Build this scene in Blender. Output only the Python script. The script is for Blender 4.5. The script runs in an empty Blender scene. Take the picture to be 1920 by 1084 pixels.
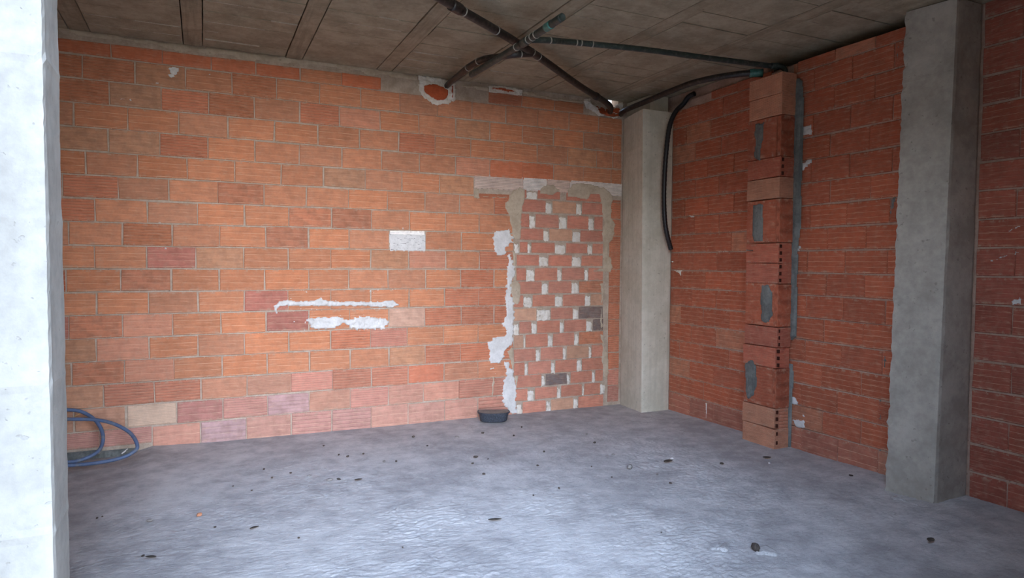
import bpy, bmesh, math, random
from mathutils import Vector, Matrix, noise as mn
random.seed(11)
S = bpy.context.scene
COL = S.collection
RND = random.Random(5)

# ------------------------------------------------------------------ camera
FPX, YAW, PITCH, ROLL = 1232.73, 0.440167, -0.0400309, 0.00630775
CAM = Vector((-4.148639, -5.629072, 1.421528))
W, H = 1920, 1084
def basis():
    cy, sy, cp, sp = math.cos(YAW), math.sin(YAW), math.cos(PITCH), math.sin(PITCH)
    f = Vector((sy*cp, cy*cp, sp)); r = Vector((cy, -sy, 0)); u = r.cross(f)
    cr, sr = math.cos(ROLL), math.sin(ROLL)
    return cr*r+sr*u, -sr*r+cr*u, f
BR, BU, BF = basis()
cd = bpy.data.cameras.new('camera'); cam = bpy.data.objects.new('camera', cd); COL.objects.link(cam)
cd.sensor_width = 36; cd.lens = FPX/W*36; cd.clip_start = 0.02; cd.clip_end = 300
M = Matrix(((BR.x, BU.x, -BF.x, CAM.x), (BR.y, BU.y, -BF.y, CAM.y), (BR.z, BU.z, -BF.z, CAM.z), (0, 0, 0, 1)))
cam.matrix_world = M
S.camera = cam

def ray(x, y): return BF + BR*((x-W/2)/FPX) - BU*((y-H/2)/FPX)
def at(x, y, axis, val):           # measured point of the photograph -> point of a plane of the room
    d = ray(x, y); return CAM + d*((val-CAM[axis])/d[axis])
def at_plane(x, y, p0, n):
    d = ray(x, y); return CAM + d*((p0-CAM).dot(n)/d.dot(n))
def lin(r, g, b):
    f = lambda c: (c/255/12.92) if c/255 <= 0.04045 else ((c/255+0.055)/1.055)**2.4
    return (f(r), f(g), f(b))

# ------------------------------------------------------------------ helpers
def tag(o, label=None, cat=None, group=None, kind=None):
    if label: o['label'] = label
    if cat: o['category'] = cat
    if group: o['group'] = group
    if kind: o['kind'] = kind
    return o
def link(name, me, mat, parent=None):
    o = bpy.data.objects.new(name, me); COL.objects.link(o)
    if mat and not me.materials: me.materials.append(mat)
    if parent: o.parent = parent
    return o
def empty(name, loc, label, cat, group=None, kind=None):
    o = bpy.data.objects.new(name, None); COL.objects.link(o); o.location = loc
    o.empty_display_size = 0.1
    return tag(o, label, cat, group, kind)
def build(name, V, F, mat, parent=None, smooth=False, origin=None, recalc=True):
    me = bpy.data.meshes.new(name)
    if parent and parent.type == 'EMPTY': origin = parent.location
    if origin is not None:
        oo = Vector(origin); V = [Vector(v)-oo for v in V]
    me.from_pydata([tuple(v) for v in V], [], F); me.update()
    if recalc:
        bm = bmesh.new(); bm.from_mesh(me); bmesh.ops.recalc_face_normals(bm, faces=bm.faces); bm.to_mesh(me); bm.free()
    if smooth:
        for p in me.polygons: p.use_smooth = True
    o = link(name, me, mat, parent)
    if origin is not None and not parent: o.location = origin
    return o
def box_vf(V, F, x0, x1, y0, y1, z0, z1):
    n = len(V)
    V += [(x0,y0,z0),(x1,y0,z0),(x1,y1,z0),(x0,y1,z0),(x0,y0,z1),(x1,y0,z1),(x1,y1,z1),(x0,y1,z1)]
    F += [(n,n+3,n+2,n+1),(n+4,n+5,n+6,n+7),(n,n+1,n+5,n+4),(n+1,n+2,n+6,n+5),(n+2,n+3,n+7,n+6),(n+3,n,n+4,n+7)]
def nz(x, y, z=0.0, s=1.0): return mn.noise(Vector((x*s, y*s, z*s)))
def spline(pts, n=8, closed=False):
    P = [Vector(p) for p in pts]; out = []
    m = len(P)
    rng = range(m if closed else m-1)
    for i in rng:
        if closed: a, b, c, d = P[(i-1) % m], P[i], P[(i+1) % m], P[(i+2) % m]
        else: a, b, c, d = P[max(i-1, 0)], P[i], P[i+1], P[min(i+2, m-1)]
        for k in range(n):
            t = k/n
            out.append(0.5*((2*b)+(c-a)*t+(2*a-5*b+4*c-d)*t*t+(3*b-a-3*c+d)*t**3))
    if not closed: out.append(P[-1])
    return out
def tube(V, F, path, rad, seg=14, cap=True, hollow=0.0, closed=False, rfun=None):
    """sweeps a round section along a path; hollow > 0 leaves an open bore of that depth at the path's end"""
    P = [Vector(p) for p in path]; m = len(P)
    T = [((P[(i+1) % m]-P[i-1]) if closed else (P[min(i+1, m-1)]-P[max(i-1, 0)])).normalized() for i in range(m)]
    nrm = T[0].cross(Vector((0, 0, 1)))
    if nrm.length < .05: nrm = T[0].cross(Vector((1, 0, 0)))
    nrm.normalize(); base = len(V)
    def ring(c, n, t, r):
        b = t.cross(n); k = len(V)
        for j in range(seg):
            a = 2*math.pi*j/seg; V.append(c+(n*math.cos(a)+b*math.sin(a))*r)
        return k
    rings = []; N = []
    for i in range(m):
        nrm = (nrm-T[i]*nrm.dot(T[i])).normalized(); N.append(nrm.copy())
        rings.append(ring(P[i], nrm, T[i], rad*(rfun(i/(m-1)) if rfun else 1)))
    def join(a, b):
        for j in range(seg): F.append((a+j, a+(j+1) % seg, b+(j+1) % seg, b+j))
    for i in range(m-1): join(rings[i], rings[i+1])
    if closed: join(rings[-1], rings[0]); return
    if cap:
        F.append(tuple(rings[0]+j for j in range(seg))[::-1])
        if hollow:
            r1 = ring(P[-1], N[-1], T[-1], rad*.86); r2 = ring(P[-1]-T[-1]*hollow, N[-1], T[-1], rad*.86)
            join(rings[-1], r1); join(r1, r2); F.append(tuple(r2+j for j in range(seg)))
        else: F.append(tuple(rings[-1]+j for j in range(seg)))

# ------------------------------------------------------------------ materials
def newmat(name):
    m = bpy.data.materials.new(name); m.use_nodes = True
    nt = m.node_tree; nt.nodes.clear()
    out = nt.nodes.new('ShaderNodeOutputMaterial'); b = nt.nodes.new('ShaderNodeBsdfPrincipled')
    nt.links.new(b.outputs[0], out.inputs[0])
    return m, nt, b
class G:
    def __init__(s, nt): s.nt = nt
    def n(s, t, **k):
        x = s.nt.nodes.new('ShaderNode'+t)
        for a, v in k.items(): setattr(x, a, v)
        return x
    def put(s, sock, v):
        if isinstance(v, bpy.types.NodeSocket): s.nt.links.new(v, sock)
        elif v is not None:
            if sock.type == 'RGBA' and hasattr(v, '__len__') and len(v) == 3: v = (*v, 1)
            sock.default_value = v
    def math(s, op, a, b=None, c=None, clamp=False):
        x = s.n('Math', operation=op, use_clamp=clamp)
        s.put(x.inputs[0], a); s.put(x.inputs[1], b); s.put(x.inputs[2], c); return x.outputs[0]
    def mix(s, fac, a, b, mode='MIX'):
        x = s.n('Mix', data_type='RGBA', blend_type=mode)
        s.put(x.inputs[0], fac); s.put(x.inputs[6], a); s.put(x.inputs[7], b); return x.outputs[2]
    def noise(s, vec, scale, detail=4, rough=.55, dist=0):
        x = s.n('TexNoise'); s.put(x.inputs['Vector'], vec); x.inputs['Scale'].default_value = scale
        x.inputs['Detail'].default_value = detail; x.inputs['Roughness'].default_value = rough; x.inputs['Distortion'].default_value = dist
        return x.outputs[0]
    def ramp(s, v, a, b, lo=0., hi=1., smooth=True):
        x = s.n('MapRange', interpolation_type='SMOOTHSTEP' if smooth else 'LINEAR')
        s.put(x.inputs[0], v); x.inputs[1].default_value = a; x.inputs[2].default_value = b
        x.inputs[3].default_value = lo; x.inputs[4].default_value = hi; return x.outputs[0]
    def mapping(s, vec, scale, rot=(0, 0, 0), loc=(0, 0, 0)):
        x = s.n('Mapping'); s.put(x.inputs[0], vec); x.inputs['Scale'].default_value = scale
        x.inputs['Rotation'].default_value = rot; x.inputs['Location'].default_value = loc; return x.outputs[0]
    def pos(s): return s.n('NewGeometry').outputs['Position']
    def bump(s, h, strength, dist, prev=None):
        x = s.n('Bump'); x.inputs['Strength'].default_value = strength; x.inputs['Distance'].default_value = dist
        s.put(x.inputs['Height'], h)
        if prev: s.put(x.inputs['Normal'], prev)
        return x.outputs[0]

MORTAR = lin(178, 154, 132)
def brick_material():
    m, nt, b = newmat('hollow_brick'); g = G(nt)
    tone = g.n('Attribute', attribute_name='tone').outputs['Color']
    pa = g.n('Attribute', attribute_name='pat'); sp = g.n('SeparateColor'); g.put(sp.inputs[0], pa.outputs['Color'])
    nl = g.math('MULTIPLY', sp.outputs[0], 32); light = sp.outputs[1]; dark = sp.outputs[2]; mott = pa.outputs['Alpha']
    uv = g.n('UVMap', uv_map='UVMap').outputs[0]; sx = g.n('SeparateXYZ'); g.put(sx.inputs[0], uv)
    u, v = sx.outputs[0], sx.outputs[1]
    wob = g.noise(g.mapping(uv, (4, .7, 1)), 1, 2)
    v2 = g.math('ADD', v, g.math('MULTIPLY', g.math('SUBTRACT', wob, .5), .035))
    t = g.math('MULTIPLY', v2, nl)
    fr = g.math('ABSOLUTE', g.math('SUBTRACT', g.math('FRACT', g.math('ADD', t, .42)), .5))
    dv = g.math('DIVIDE', fr, g.math('MAXIMUM', nl, .01))
    core = g.ramp(dv, .003, .0125, 1, 0)
    brk = g.ramp(g.noise(g.mapping(uv, (3.5, 9, 1)), 1, 3), .30, .52)
    line = g.math('MULTIPLY', core, g.math('MULTIPLY', brk, light))
    sh = g.ramp(g.math('ABSOLUTE', g.math('SUBTRACT', g.math('FRACT', g.math('ADD', t, .42-.16)), .5)), .0, .3, 1, 0)
    P = g.pos()
    big = g.noise(P, 2.2, 3); med = g.noise(P, 11, 5, .6); fine = g.noise(P, 90, 3, .6)
    streak = g.noise(g.mapping(uv, (2.2, 16, 1)), 1, 5, .6)
    k = g.math('ADD', g.math('MULTIPLY', g.math('SUBTRACT', med, .5), .66), g.math('MULTIPLY', g.math('SUBTRACT', streak, .5), .60))
    k = g.math('ADD', k, g.math('MULTIPLY', g.math('SUBTRACT', fine, .5), .22))
    k = g.math('ADD', k, g.math('MULTIPLY', g.math('SUBTRACT', big, .5), .25))
    k = g.math('SUBTRACT', k, g.math('MULTIPLY', sh, g.math('MULTIPLY', dark, .55)))
    k = g.math('ADD', k, 1.0)
    kk = g.n('CombineColor'); [g.put(kk.inputs[i], k) for i in range(3)]
    c = g.mix(1.0, tone, kk.outputs[0], 'MULTIPLY')
    # burnt or washed blotches that belong to the single brick
    bl = g.ramp(g.noise(g.mapping(uv, (3.0, 1.6, 1)), 1.3, 3), .42, .62)
    c = g.mix(g.math('MULTIPLY', bl, g.math('MULTIPLY', mott, .6)), c, lin(120, 84, 66))
    lc = g.mix(.62, tone, lin(250, 214, 180))
    c = g.mix(g.math('MULTIPLY', line, .8), c, lc)
    pale = g.ramp(g.noise(g.mapping(uv, (3, 8, 1), (0, 0, 0), (7, 3, 0)), 1, 4, .65), .52, .75)
    c = g.mix(g.math('MULTIPLY', pale, .30), c, lin(220, 178, 148))
    # mortar film along the brick's borders
    eu = g.n('Attribute', attribute_name='edge').outputs['Fac']
    film = g.math('MULTIPLY', g.ramp(g.noise(P, 26, 4, .65), .48, .64), .62)
    ev = g.ramp(g.math('ABSOLUTE', g.math('SUBTRACT', v, .5)), .36, .5)
    c = g.mix(g.math('MULTIPLY', film, g.math('MAXIMUM', ev, .16)), c, MORTAR)
    g.put(b.inputs['Base Color'], c); b.inputs['Roughness'].default_value = .92
    b.inputs['Specular IOR Level'].default_value = .25
    hgt = g.math('ADD', g.math('MULTIPLY', g.math('MULTIPLY', core, g.math('ADD', dark, .25)), -.9), g.math('MULTIPLY', med, .8))
    hgt = g.math('ADD', hgt, g.math('MULTIPLY', streak, .7))
    hgt = g.math('SUBTRACT', hgt, g.math('MULTIPLY', sh, g.math('MULTIPLY', dark, .8)))
    g.put(b.inputs['Normal'], g.bump(hgt, .8, .0035))
    return m
def rough_material(name, c1, c2, scale=6, bump=.6, dist=.004, spots=0., streak=None, rough=.93, spotcol=None, fine=120, sfac=.55, stcol=None, st=(.42, .7)):
    m, nt, b = newmat(name); g = G(nt); P = g.pos()
    n1 = g.noise(P, scale, 6, .6); n2 = g.noise(P, scale*6, 5, .65); n3 = g.noise(P, fine, 3, .6)
    f = g.math('ADD', g.math('MULTIPLY', n1, .65), g.math('MULTIPLY', n2, .35))
    c = g.mix(g.ramp(f, .34, .66), c1, c2)
    h = g.math('ADD', g.math('MULTIPLY', n2, 1.0), g.math('MULTIPLY', n3, .35))
    if streak:
        s1 = g.noise(g.mapping(P, streak), 1, 5, .6)
        c = g.mix(g.math('MULTIPLY', g.ramp(s1, *st), sfac), c, stcol or tuple(x*.62 for x in c1)); h = g.math('ADD', h, g.math('MULTIPLY', s1, .9))
    if spots:
        s2 = g.ramp(g.noise(P, 38, 2, .5), .68, .74)
        c = g.mix(g.math('MULTIPLY', s2, spots), c, spotcol or tuple(x*.5 for x in c1)); h = g.math('SUBTRACT', h, g.math('MULTIPLY', s2, .8))
    g.put(b.inputs['Base Color'], c); b.inputs['Roughness'].default_value = rough; b.inputs['Specular IOR Level'].default_value = .25
    g.put(b.inputs['Normal'], g.bump(h, bump, dist))
    return m
def plain_material(name, c, rough=.5, spec=.5, var=.15, scale=20, metallic=0., bump=.15, dust=0., dustcol=None):
    m, nt, b = newmat(name); g = G(nt); P = g.pos()
    n1 = g.noise(P, scale, 4, .6)
    col = g.mix(g.ramp(n1, .3, .7), tuple(x*(1-var) for x in c), tuple(min(1, x*(1+var)) for x in c))
    if dust:
        d = g.ramp(g.noise(P, scale*2.3, 5, .65), .48, .66)
        col = g.mix(g.math('MULTIPLY', d, dust), col, dustcol or lin(170, 165, 160))
    g.put(b.inputs['Base Color'], col); b.inputs['Roughness'].default_value = rough
    b.inputs['Specular IOR Level'].default_value = spec; b.inputs['Metallic'].default_value = metallic
    g.put(b.inputs['Normal'], g.bump(n1, bump, .002))
    return m

def floor_material():
    m, nt, b = newmat('rough_screed'); g = G(nt); P = g.pos()
    n0 = g.noise(P, 1.1, 4, .6); n1 = g.noise(P, 7, 6, .65)
    rip = g.noise(g.mapping(P, (9, 24, 9), (0, 0, math.radians(-18))), 1.0, 5, .62, .5)
    rip2 = g.noise(g.mapping(P, (24, 62, 24), (0, 0, math.radians(-26))), 1, 5, .72, .6)
    crumb = g.noise(P, 55, 4, .7, .3); grain = g.noise(P, 190, 3, .6)
    f = g.math('ADD', g.math('MULTIPLY', n0, .5), g.math('MULTIPLY', n1, .5))
    c = g.mix(g.ramp(f, .36, .64), lin(156, 152, 149), lin(198, 194, 189))
    c = g.mix(g.math('MULTIPLY', g.ramp(rip2, .58, .72), .25), c, lin(222, 220, 216))
    c = g.mix(g.math('MULTIPLY', g.ramp(rip2, .28, .42, 1, 0), .42), c, lin(118, 114, 112))
    c = g.mix(g.math('MULTIPLY', g.ramp(crumb, .30, .40, 1, 0), .35), c, lin(110, 106, 104))
    c = g.mix(g.math('MULTIPLY', g.ramp(g.noise(P, 34, 2, .5), .70, .76), .35), c, lin(96, 92, 90))
    g.put(b.inputs['Base Color'], c); b.inputs['Roughness'].default_value = .93; b.inputs['Specular IOR Level'].default_value = .18
    nb = g.bump(rip2, .8, .007); nb = g.bump(crumb, .8, .0035, nb); nb = g.bump(grain, .4, .002, nb)
    g.put(b.inputs['Normal'], nb)
    return m

MB = brick_material()
MM = rough_material('mortar', lin(158, 140, 122), lin(188, 170, 152), 9, .7, .005, .5)
MMG = rough_material('grey_mortar', lin(168, 150, 128), lin(192, 175, 153), 7, .6, .004, .3)
MDG = rough_material('dark_grey_mortar', lin(96, 98, 94), lin(132, 134, 128), 7, .6, .004, .3, streak=(40, 40, 3))
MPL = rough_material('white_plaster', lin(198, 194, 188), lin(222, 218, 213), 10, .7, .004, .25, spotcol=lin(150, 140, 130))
MPF = rough_material('rough_gypsum', lin(232, 220, 202), lin(250, 244, 234), 30, 1.0, .010, .45, spotcol=lin(110, 80, 62))
MCO = rough_material('column_concrete', lin(150, 143, 132), lin(178, 171, 158), 4, .55, .003, .4)
MCB = rough_material('board_marked_concrete', lin(190, 184, 164), lin(212, 206, 188), 4, .6, .003, .5, streak=(30, 30, .8), sfac=.22)
MCP = rough_material('pale_concrete', lin(158, 157, 150), lin(184, 183, 175), 3.2, .6, .003, .22)
MCE = rough_material('ceiling_block_concrete', lin(144, 135, 114), lin(174, 164, 140), 5, .7, .004, .3)
MCJ = rough_material('joist_concrete', lin(144, 134, 112), lin(172, 160, 136), 8, .7, .004, .5, streak=(30, 2, 30))
MSQ = rough_material('pale_squeezed_mortar', lin(170, 158, 140), lin(196, 184, 166), 20, .7, .004)
MFL = floor_material()
MHOLE = plain_material('raw_clay', lin(172, 84, 52), .95, .2, .15, 30, 0, .4)
MBK = plain_material('black_plastic', lin(36, 31, 29), .42, .5, .2, 14, 0, .1, .22, lin(120, 112, 100))
MGR = plain_material('grey_green_plastic', lin(44, 54, 50), .5, .45, .2, 14, 0, .1, .22, lin(130, 128, 118))
MTEAL = plain_material('teal_tape', lin(56, 112, 104), .4, .5, .35, 60, 0, .3, .4, lin(120, 130, 122))
MHOSE = plain_material('black_rubber', lin(24, 22, 24), .45, .45, .2, 30)
MTIE = plain_material('clear_tie', lin(150, 148, 138), .35, .5, .1, 40)
MBLUE = plain_material('blue_hose_plastic', lin(84, 100, 128), .5, .35, .2, 7, 0, .1, .9, lin(112, 118, 126))
MTUB = plain_material('black_bucket_plastic', lin(50, 54, 62), .55, .4, .2, 60, 0, .3, .4, lin(120, 126, 136))
MFILL = rough_material('dried_cement', lin(122, 112, 104), lin(146, 136, 126), 14, .5, .003)
MSTEEL = plain_material('dull_steel', lin(170, 165, 158), .4, .5, .1, 60, .8)
MCRUMB = plain_material('dark_crumb', lin(74, 66, 60), .95, .2, .3, 60, 0, .5)
MGCRUMB = plain_material('grey_crumb', lin(134, 128, 122), .95, .2, .2, 60, 0, .5)
MCLAY = plain_material('clay_crumb', lin(186, 130, 98), .95, .2, .2, 60, 0, .5)
MLEAF = plain_material('dry_leaf_brown', lin(84, 76, 66), .8, .3, .3, 50, 0, .5)
MSTRAW = plain_material('straw', lin(206, 170, 112), .8, .3, .2, 50)
MGROUND = rough_material('yard_ground', lin(200, 176, 142), lin(216, 194, 160), 1.2, .5, .01)

# ------------------------------------------------------------------ bricks
class Bricks:
    def __init__(s, mapf): s.V = []; s.F = []; s.uv = []; s.tone = []; s.pat = []; s.map = mapf; s.mi = []
    def face(s, idx, uvs, tone, pat, mi=0):
        s.F.append(idx); s.uv += uvs; s.tone += [tone]*len(idx); s.pat += [pat]*len(idx); s.mi.append(mi)
    def quad(s, pts, mi=1):
        n = len(s.V); s.V += [s.map(*p) for p in pts]
        s.face(tuple(range(n, n+len(pts))), [(p[0], p[1]) for p in pts], (*MORTAR, 1), (0, 0, 0, 0), mi)
    def slab(s, u0, u1, v0, v1, d0, d1):
        c = [(u0, v0), (u1, v0), (u1, v1), (u0, v1)]
        s.quad([(a, b, d1) for a, b in c]); s.quad([(a, b, d0) for a, b in c][::-1])
        for i in range(4):
            (a, b), (e, f) = c[i], c[(i+1) % 4]
            s.quad([(a, b, d0), (e, f, d0), (e, f, d1), (a, b, d1)])
    def brick(s, u0, u1, v0, v1, d, tone, pat, back=-.02, ch=.004, jit=.0034, vert=False, top=None):
        r = RND; n = len(s.V)
        du = r.random()*9
        tilt = [d+r.uniform(-.0015, .0015) for _ in range(4)]
        cs = [(u0, v0), (u1, v0), (u1, v1), (u0, v1)]
        outer = [(a+r.uniform(-jit, jit), b+r.uniform(-jit, jit)) for a, b in cs]
        cu, cv = (u0+u1)/2, (v0+v1)/2
        inner = [(a+(ch if a < cu else -ch), b+(ch if b < cv else -ch)) for a, b in outer]
        s.V += [s.map(a, b, tilt[i]) for i, (a, b) in enumerate(inner)]
        s.V += [s.map(a, b, tilt[i]-ch) for i, (a, b) in enumerate(outer)]
        s.V += [s.map(a, b, back) for a, b in outer]
        def q(a, b):
            if vert: return ((b-v0)+du, (a-u0)/(u1-u0))
            return ((a-u0)+du, (b-v0)/(v1-v0))
        ui = [q(*p) for p in inner]; uo = [q(*p) for p in outer]
        s.face((n, n+1, n+2, n+3), ui, tone, pat)
        for i in range(4):
            j = (i+1) % 4
            s.face((n+i, n+4+i, n+4+j, n+j), [ui[i], uo[i], uo[j], ui[j]], tone, pat)
            s.face((n+4+i, n+8+i, n+8+j, n+4+j), [uo[i], uo[i], uo[j], uo[j]], tone, pat)
    def build(s, name, parent=None, mats=None, origin=None):
        me = bpy.data.meshes.new(name)
        oo = Vector(origin) if origin is not None else (parent.location if parent and parent.type == 'EMPTY' else Vector())
        me.from_pydata([tuple(Vector(v)-oo) for v in s.V], [], s.F)
        uvl = me.uv_layers.new(name='UVMap')
        ta = me.attributes.new('tone', 'FLOAT_COLOR', 'CORNER'); pa = me.attributes.new('pat', 'FLOAT_COLOR', 'CORNER')
        uvl.data.foreach_set('uv', [c for p in s.uv for c in p])
        ta.data.foreach_set('color', [c for p in s.tone for c in p]); pa.data.foreach_set('color', [c for p in s.pat for c in p])
        for mm in (mats or (MB, MM)): me.materials.append(mm)
        me.polygons.foreach_set('material_index', s.mi); me.update()
        bm = bmesh.new(); bm.from_mesh(me); bmesh.ops.recalc_face_normals(bm, faces=bm.faces); bm.to_mesh(me); bm.free()
        o = bpy.data.objects.new(name, me); COL.objects.link(o)
        if parent: o.parent = parent
        elif origin is not None: o.location = oo
        return o

# code -> (fired-clay colour, lines per brick, pale line strength, groove strength, blotches)
STY = {
 'o': ((192, 126, 91), 3, .95, .10, .10), 'p': ((190, 129, 97), 3, .35, .05, .30), 'r': ((190, 118, 88), 7, .55, .42, .10),
 'k': ((180, 114, 82), 7, .45, .35, .22), 't': ((186, 134, 102), 3, .25, .12, .42), 'm': ((174, 110, 94), 3, .85, .15, .30),
 'v': ((176, 138, 134), 5, .45, .25, .35), 'w': ((246, 244, 240), 9, .0, .35, .0), 'b': ((208, 174, 144), 12, .15, .10, .05),
 'g': ((192, 131, 104), 3, .65, .10, .20), 'n': ((192, 128, 108), 8, .60, .35, .20), 'a': ((196, 114, 80), 3, .05, .03, .05),
 'h': ((202, 142, 110), 8, .45, .25, .10), 'x': ((186, 120, 90), 3, .7, .10, .55), 'c': ((206, 160, 134), 3, .30, .08, .30),
 'R': ((172, 94, 66), 4, .80, .08, .12), 'Q': ((168, 92, 66), 5, .40, .10, .25), 's': ((200, 133, 110), 10, .40, .35, .15),
 'e': ((198, 128, 106), 10, .30, .28, .15), 'z': ((126, 110, 104), 8, .30, .35, .6), 'y': ((196, 150, 122), 10, .2, .2, .2),
 'i': ((196, 136, 106), 18, .25, .35, .05), 'j': ((180, 102, 80), 16, .3, .40, .05)}
def sty(c):
    (r, g_, b_), nl, li, dk, mo = STY[c]
    f = RND.uniform(.95, 1.05); w = RND.uniform(.98, 1.02)
    t = lin(min(255, r*f*w), g_*f, b_*f/w)
    return (*t, 1), (nl/32., li, dk, mo)

CH = .17
def row_joints(spec, axis, val, row, mapu):
    out = []
    zc = (row+.5)*CH-.0025
    for x0, xs in spec:
        for X in xs:
            px = x0+X/6.; y = 542
            for _ in range(6):                         # height of the course at this place
                q = at(px, y, axis, val); y += (q.z-zc)*200
            out.append(mapu(at(px, y, axis, val)))
    out.sort(); res = []
    for u in out:
        if not res or u-res[-1] > .035: res.append(u)
    return res

# ------------------------------------------------------------------ back wall
bmap = lambda u, v, d: (u, -d, v)
BW = Bricks(bmap)
JB = {
17: [(80,[770,1345,1890]),(390,[540,1035,1505]),(690,[145,570]),(900,[95,470,835,1165])],
16: [(80,[445,1040,1605]),(390,[270,770,1255,1720]),(690,[352,780,1170,1550]),(900,[650,1000,1335])],
15: [(80,[755,1330,1870]),(390,[515,1030,1480]),(690,[135,570,985,1370,1735]),(900,[475,825,1165,1490])],
14: [(80,[350,960,1530]),(390,[220,745,1235,1705]),(690,[345,753,1155,1530,1900]),(900,[640,985,1310,1490])],
13: [(80,[735,1320,1860]),(390,[525,1030,1505]),(690,[150,575,985,1370,1735]),(900,[475,825,1160,1475])],
12: [(80,[485,1070,1625]),(390,[305,820,1300,1765]),(690,[385,800,1190])],
11: [(80,[850,1420]),(390,[110,630,1105,1580]),(690,[215,640,1030,1420])],
10: [(80,[585,1180,1740]),(390,[410,910,1390,1840]),(690,[465,870,1250])],
9: [(80,[290,895,1460]),(390,[130,650,1130,1590]),(690,[240,645,1050])],
8: [(80,[585,1170,1725]),(390,[400,905,1380,1830]),(690,[455,875,1250])],
7: [(80,[270,875,1450]),(390,[125,640,1130,1580]),(690,[225,645,1040,1415])],
6: [(80,[605,1190,1750]),(390,[410,900,1380,1830]),(690,[460,860,1245])],
5: [(80,[295,900,1465]),(390,[140,655,1135,1590]),(690,[235,640,1045,1415])],
4: [(80,[605,1195,1750]),(390,[410,910,1380,1825]),(690,[440,850,1235])],
3: [(80,[325,920,1480]),(390,[160,660,1140,1600]),(690,[235,645,1035])],
2: [(80,[685,1255,1785]),(390,[440,935,1400,1835]),(690,[455,855,1235])],
1: [(80,[355,940,1515]),(390,[170,670,1140,1600]),(690,[230,625,1020])],
0: [(80,[640,1230,1775]),(390,[435,935,1390,1835]),(690,[450,860,1235])]}
CB = {
17: 'aaaaaoaarrooppp', 16: 'kktokooopppppooo', 15: 'ktrkprgoptooopoo', 14: 'poopoooproooptpp', 13: 'ttropppppgaapoop',
12: 'opoooptpotoo', 11: 'rppxppooppr', 10: 'rppooxxpoop', 9: 'ppkpoxopwpo', 8: 'oomtoootgpr',
7: 'Roxoooopporo', 6: 'oopomopoorr', 5: 'mxgoomoocrr', 4: 'tgopoornooo', 3: 'txgooooptr',
2: 'trrpinrraoor', 1: 'ttbmnvpnggr', 0: 'nngvgnngggr'}
XL, XR = -7.4, -.272
DOORL = at(962, 560, 1, 0).x
ZTOP17 = 2.975
hole_mid = at(826, 178, 1, 0).x
rows_strip = []
for r in range(18):
    js = row_joints(JB[r], 1, 0, r, lambda q: q.x)
    js = [j for j in js if j < (DOORL-.02 if r < 12 else 0)]
    codes = CB[r]
    first = js[0]; k = first-.343; left = []
    while k > XL: left.append(k); k -= .343
    full = [XL]+left[::-1]+js
    end = DOORL if r < 12 else XR
    if r == 12: end = js[-1]
    if end-full[-1] > .03: full.append(end)
    n_left = len(left)
    v0, v1 = r*CH-.0025, (r+1)*CH-.0025
    if r == 0: v0 = -.1
    if r == 17: v1 = ZTOP17+.02
    for i in range(len(full)-1):
        u0, u1 = full[i], full[i+1]
        ci = i-n_left
        c = codes[min(ci, len(codes)-1)] if ci >= 0 else RND.choice('oprx')
        jt = RND.uniform(.002, .0065); jb = RND.uniform(.0025, .0075)
        d = .006+RND.uniform(-.002, .002)
        if r == 0 and u1 < -4.45: v0 = .036
        elif r == 0: v0 = -.1
        if r == 17 and u0 > at(1080, 190, 1, 0).x: continue           # broken away above the corner
        if r == 17 and u1 > at(770, 170, 1, 0).x and u0 < at(845, 170, 1, 0).x: continue   # knocked-out pocket
        tone, pat = sty(c)
        if r <= 2:                                     # dust of the slab on the lowest courses
            kd = (.22, .15, .07)[r]; tone = tuple(tone[q]*(1-kd)+lin(186, 168, 166)[q]*kd for q in range(3))+(1,)
        BW.brick(u0+jt, u1-jt, v0+jb, v1-jb, d, tone, pat)
# narrow strip of ribbed brick between the blocked doorway and the column
JR = at(1139, 560, 1, 0).x
for r in range(13):
    v0, v1 = max(r*CH-.0025, -.1), (r+1)*CH-.0025
    if r == 12: v1 = v0+.03
    tone, pat = sty('n' if r < 2 else 'r')
    BW.brick(JR+.012, XR-.006, v0+.003, v1-.003, .005+RND.uniform(0, .002), tone, pat)
# courses over the lintel, from the door side
v12 = 12*CH
xs = [at(x, 350, 1, 0).x for x in (889, 981, 1025, 1068, 1166)]
tone, pat = sty('r'); BW.brick(xs[0]+.02, xs[1]-.1, v12-.035, v12+.018, .005, tone, pat)
# body of the wall: mortar and inner leaf, with the pocket, the slot and the hole at the top right left open
d0, d1 = -.12, .0
hx0, hx1 = at(1136, 190, 1, 0).x, at(1159, 196, 1, 0).x
pk0, pk1 = at(790, 160, 1, 0).x, at(846, 160, 1, 0).x; pz0 = 2.80
BW.slab(XL, pk0, -.15, 3.16, d0, d1)
BW.slab(pk0, pk1, -.15, pz0, d0, d1)
BW.slab(pk0, pk1, pz0, 3.16, d0, -.004)
BW.slab(pk1, hx0, -.15, 3.16, d0, d1)
BW.slab(hx0, hx1, -.15, 2.90, d0, d1); BW.slab(hx0, hx1, 2.90, 3.005, d0, -.03)
BW.slab(hx1, .25, -.15, 3.16, d0, d1)
wall_back = BW.build('wall_back')
tag(wall_back, 'long back wall of large orange hollow bricks with white plaster smears', 'wall', kind='structure')

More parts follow.
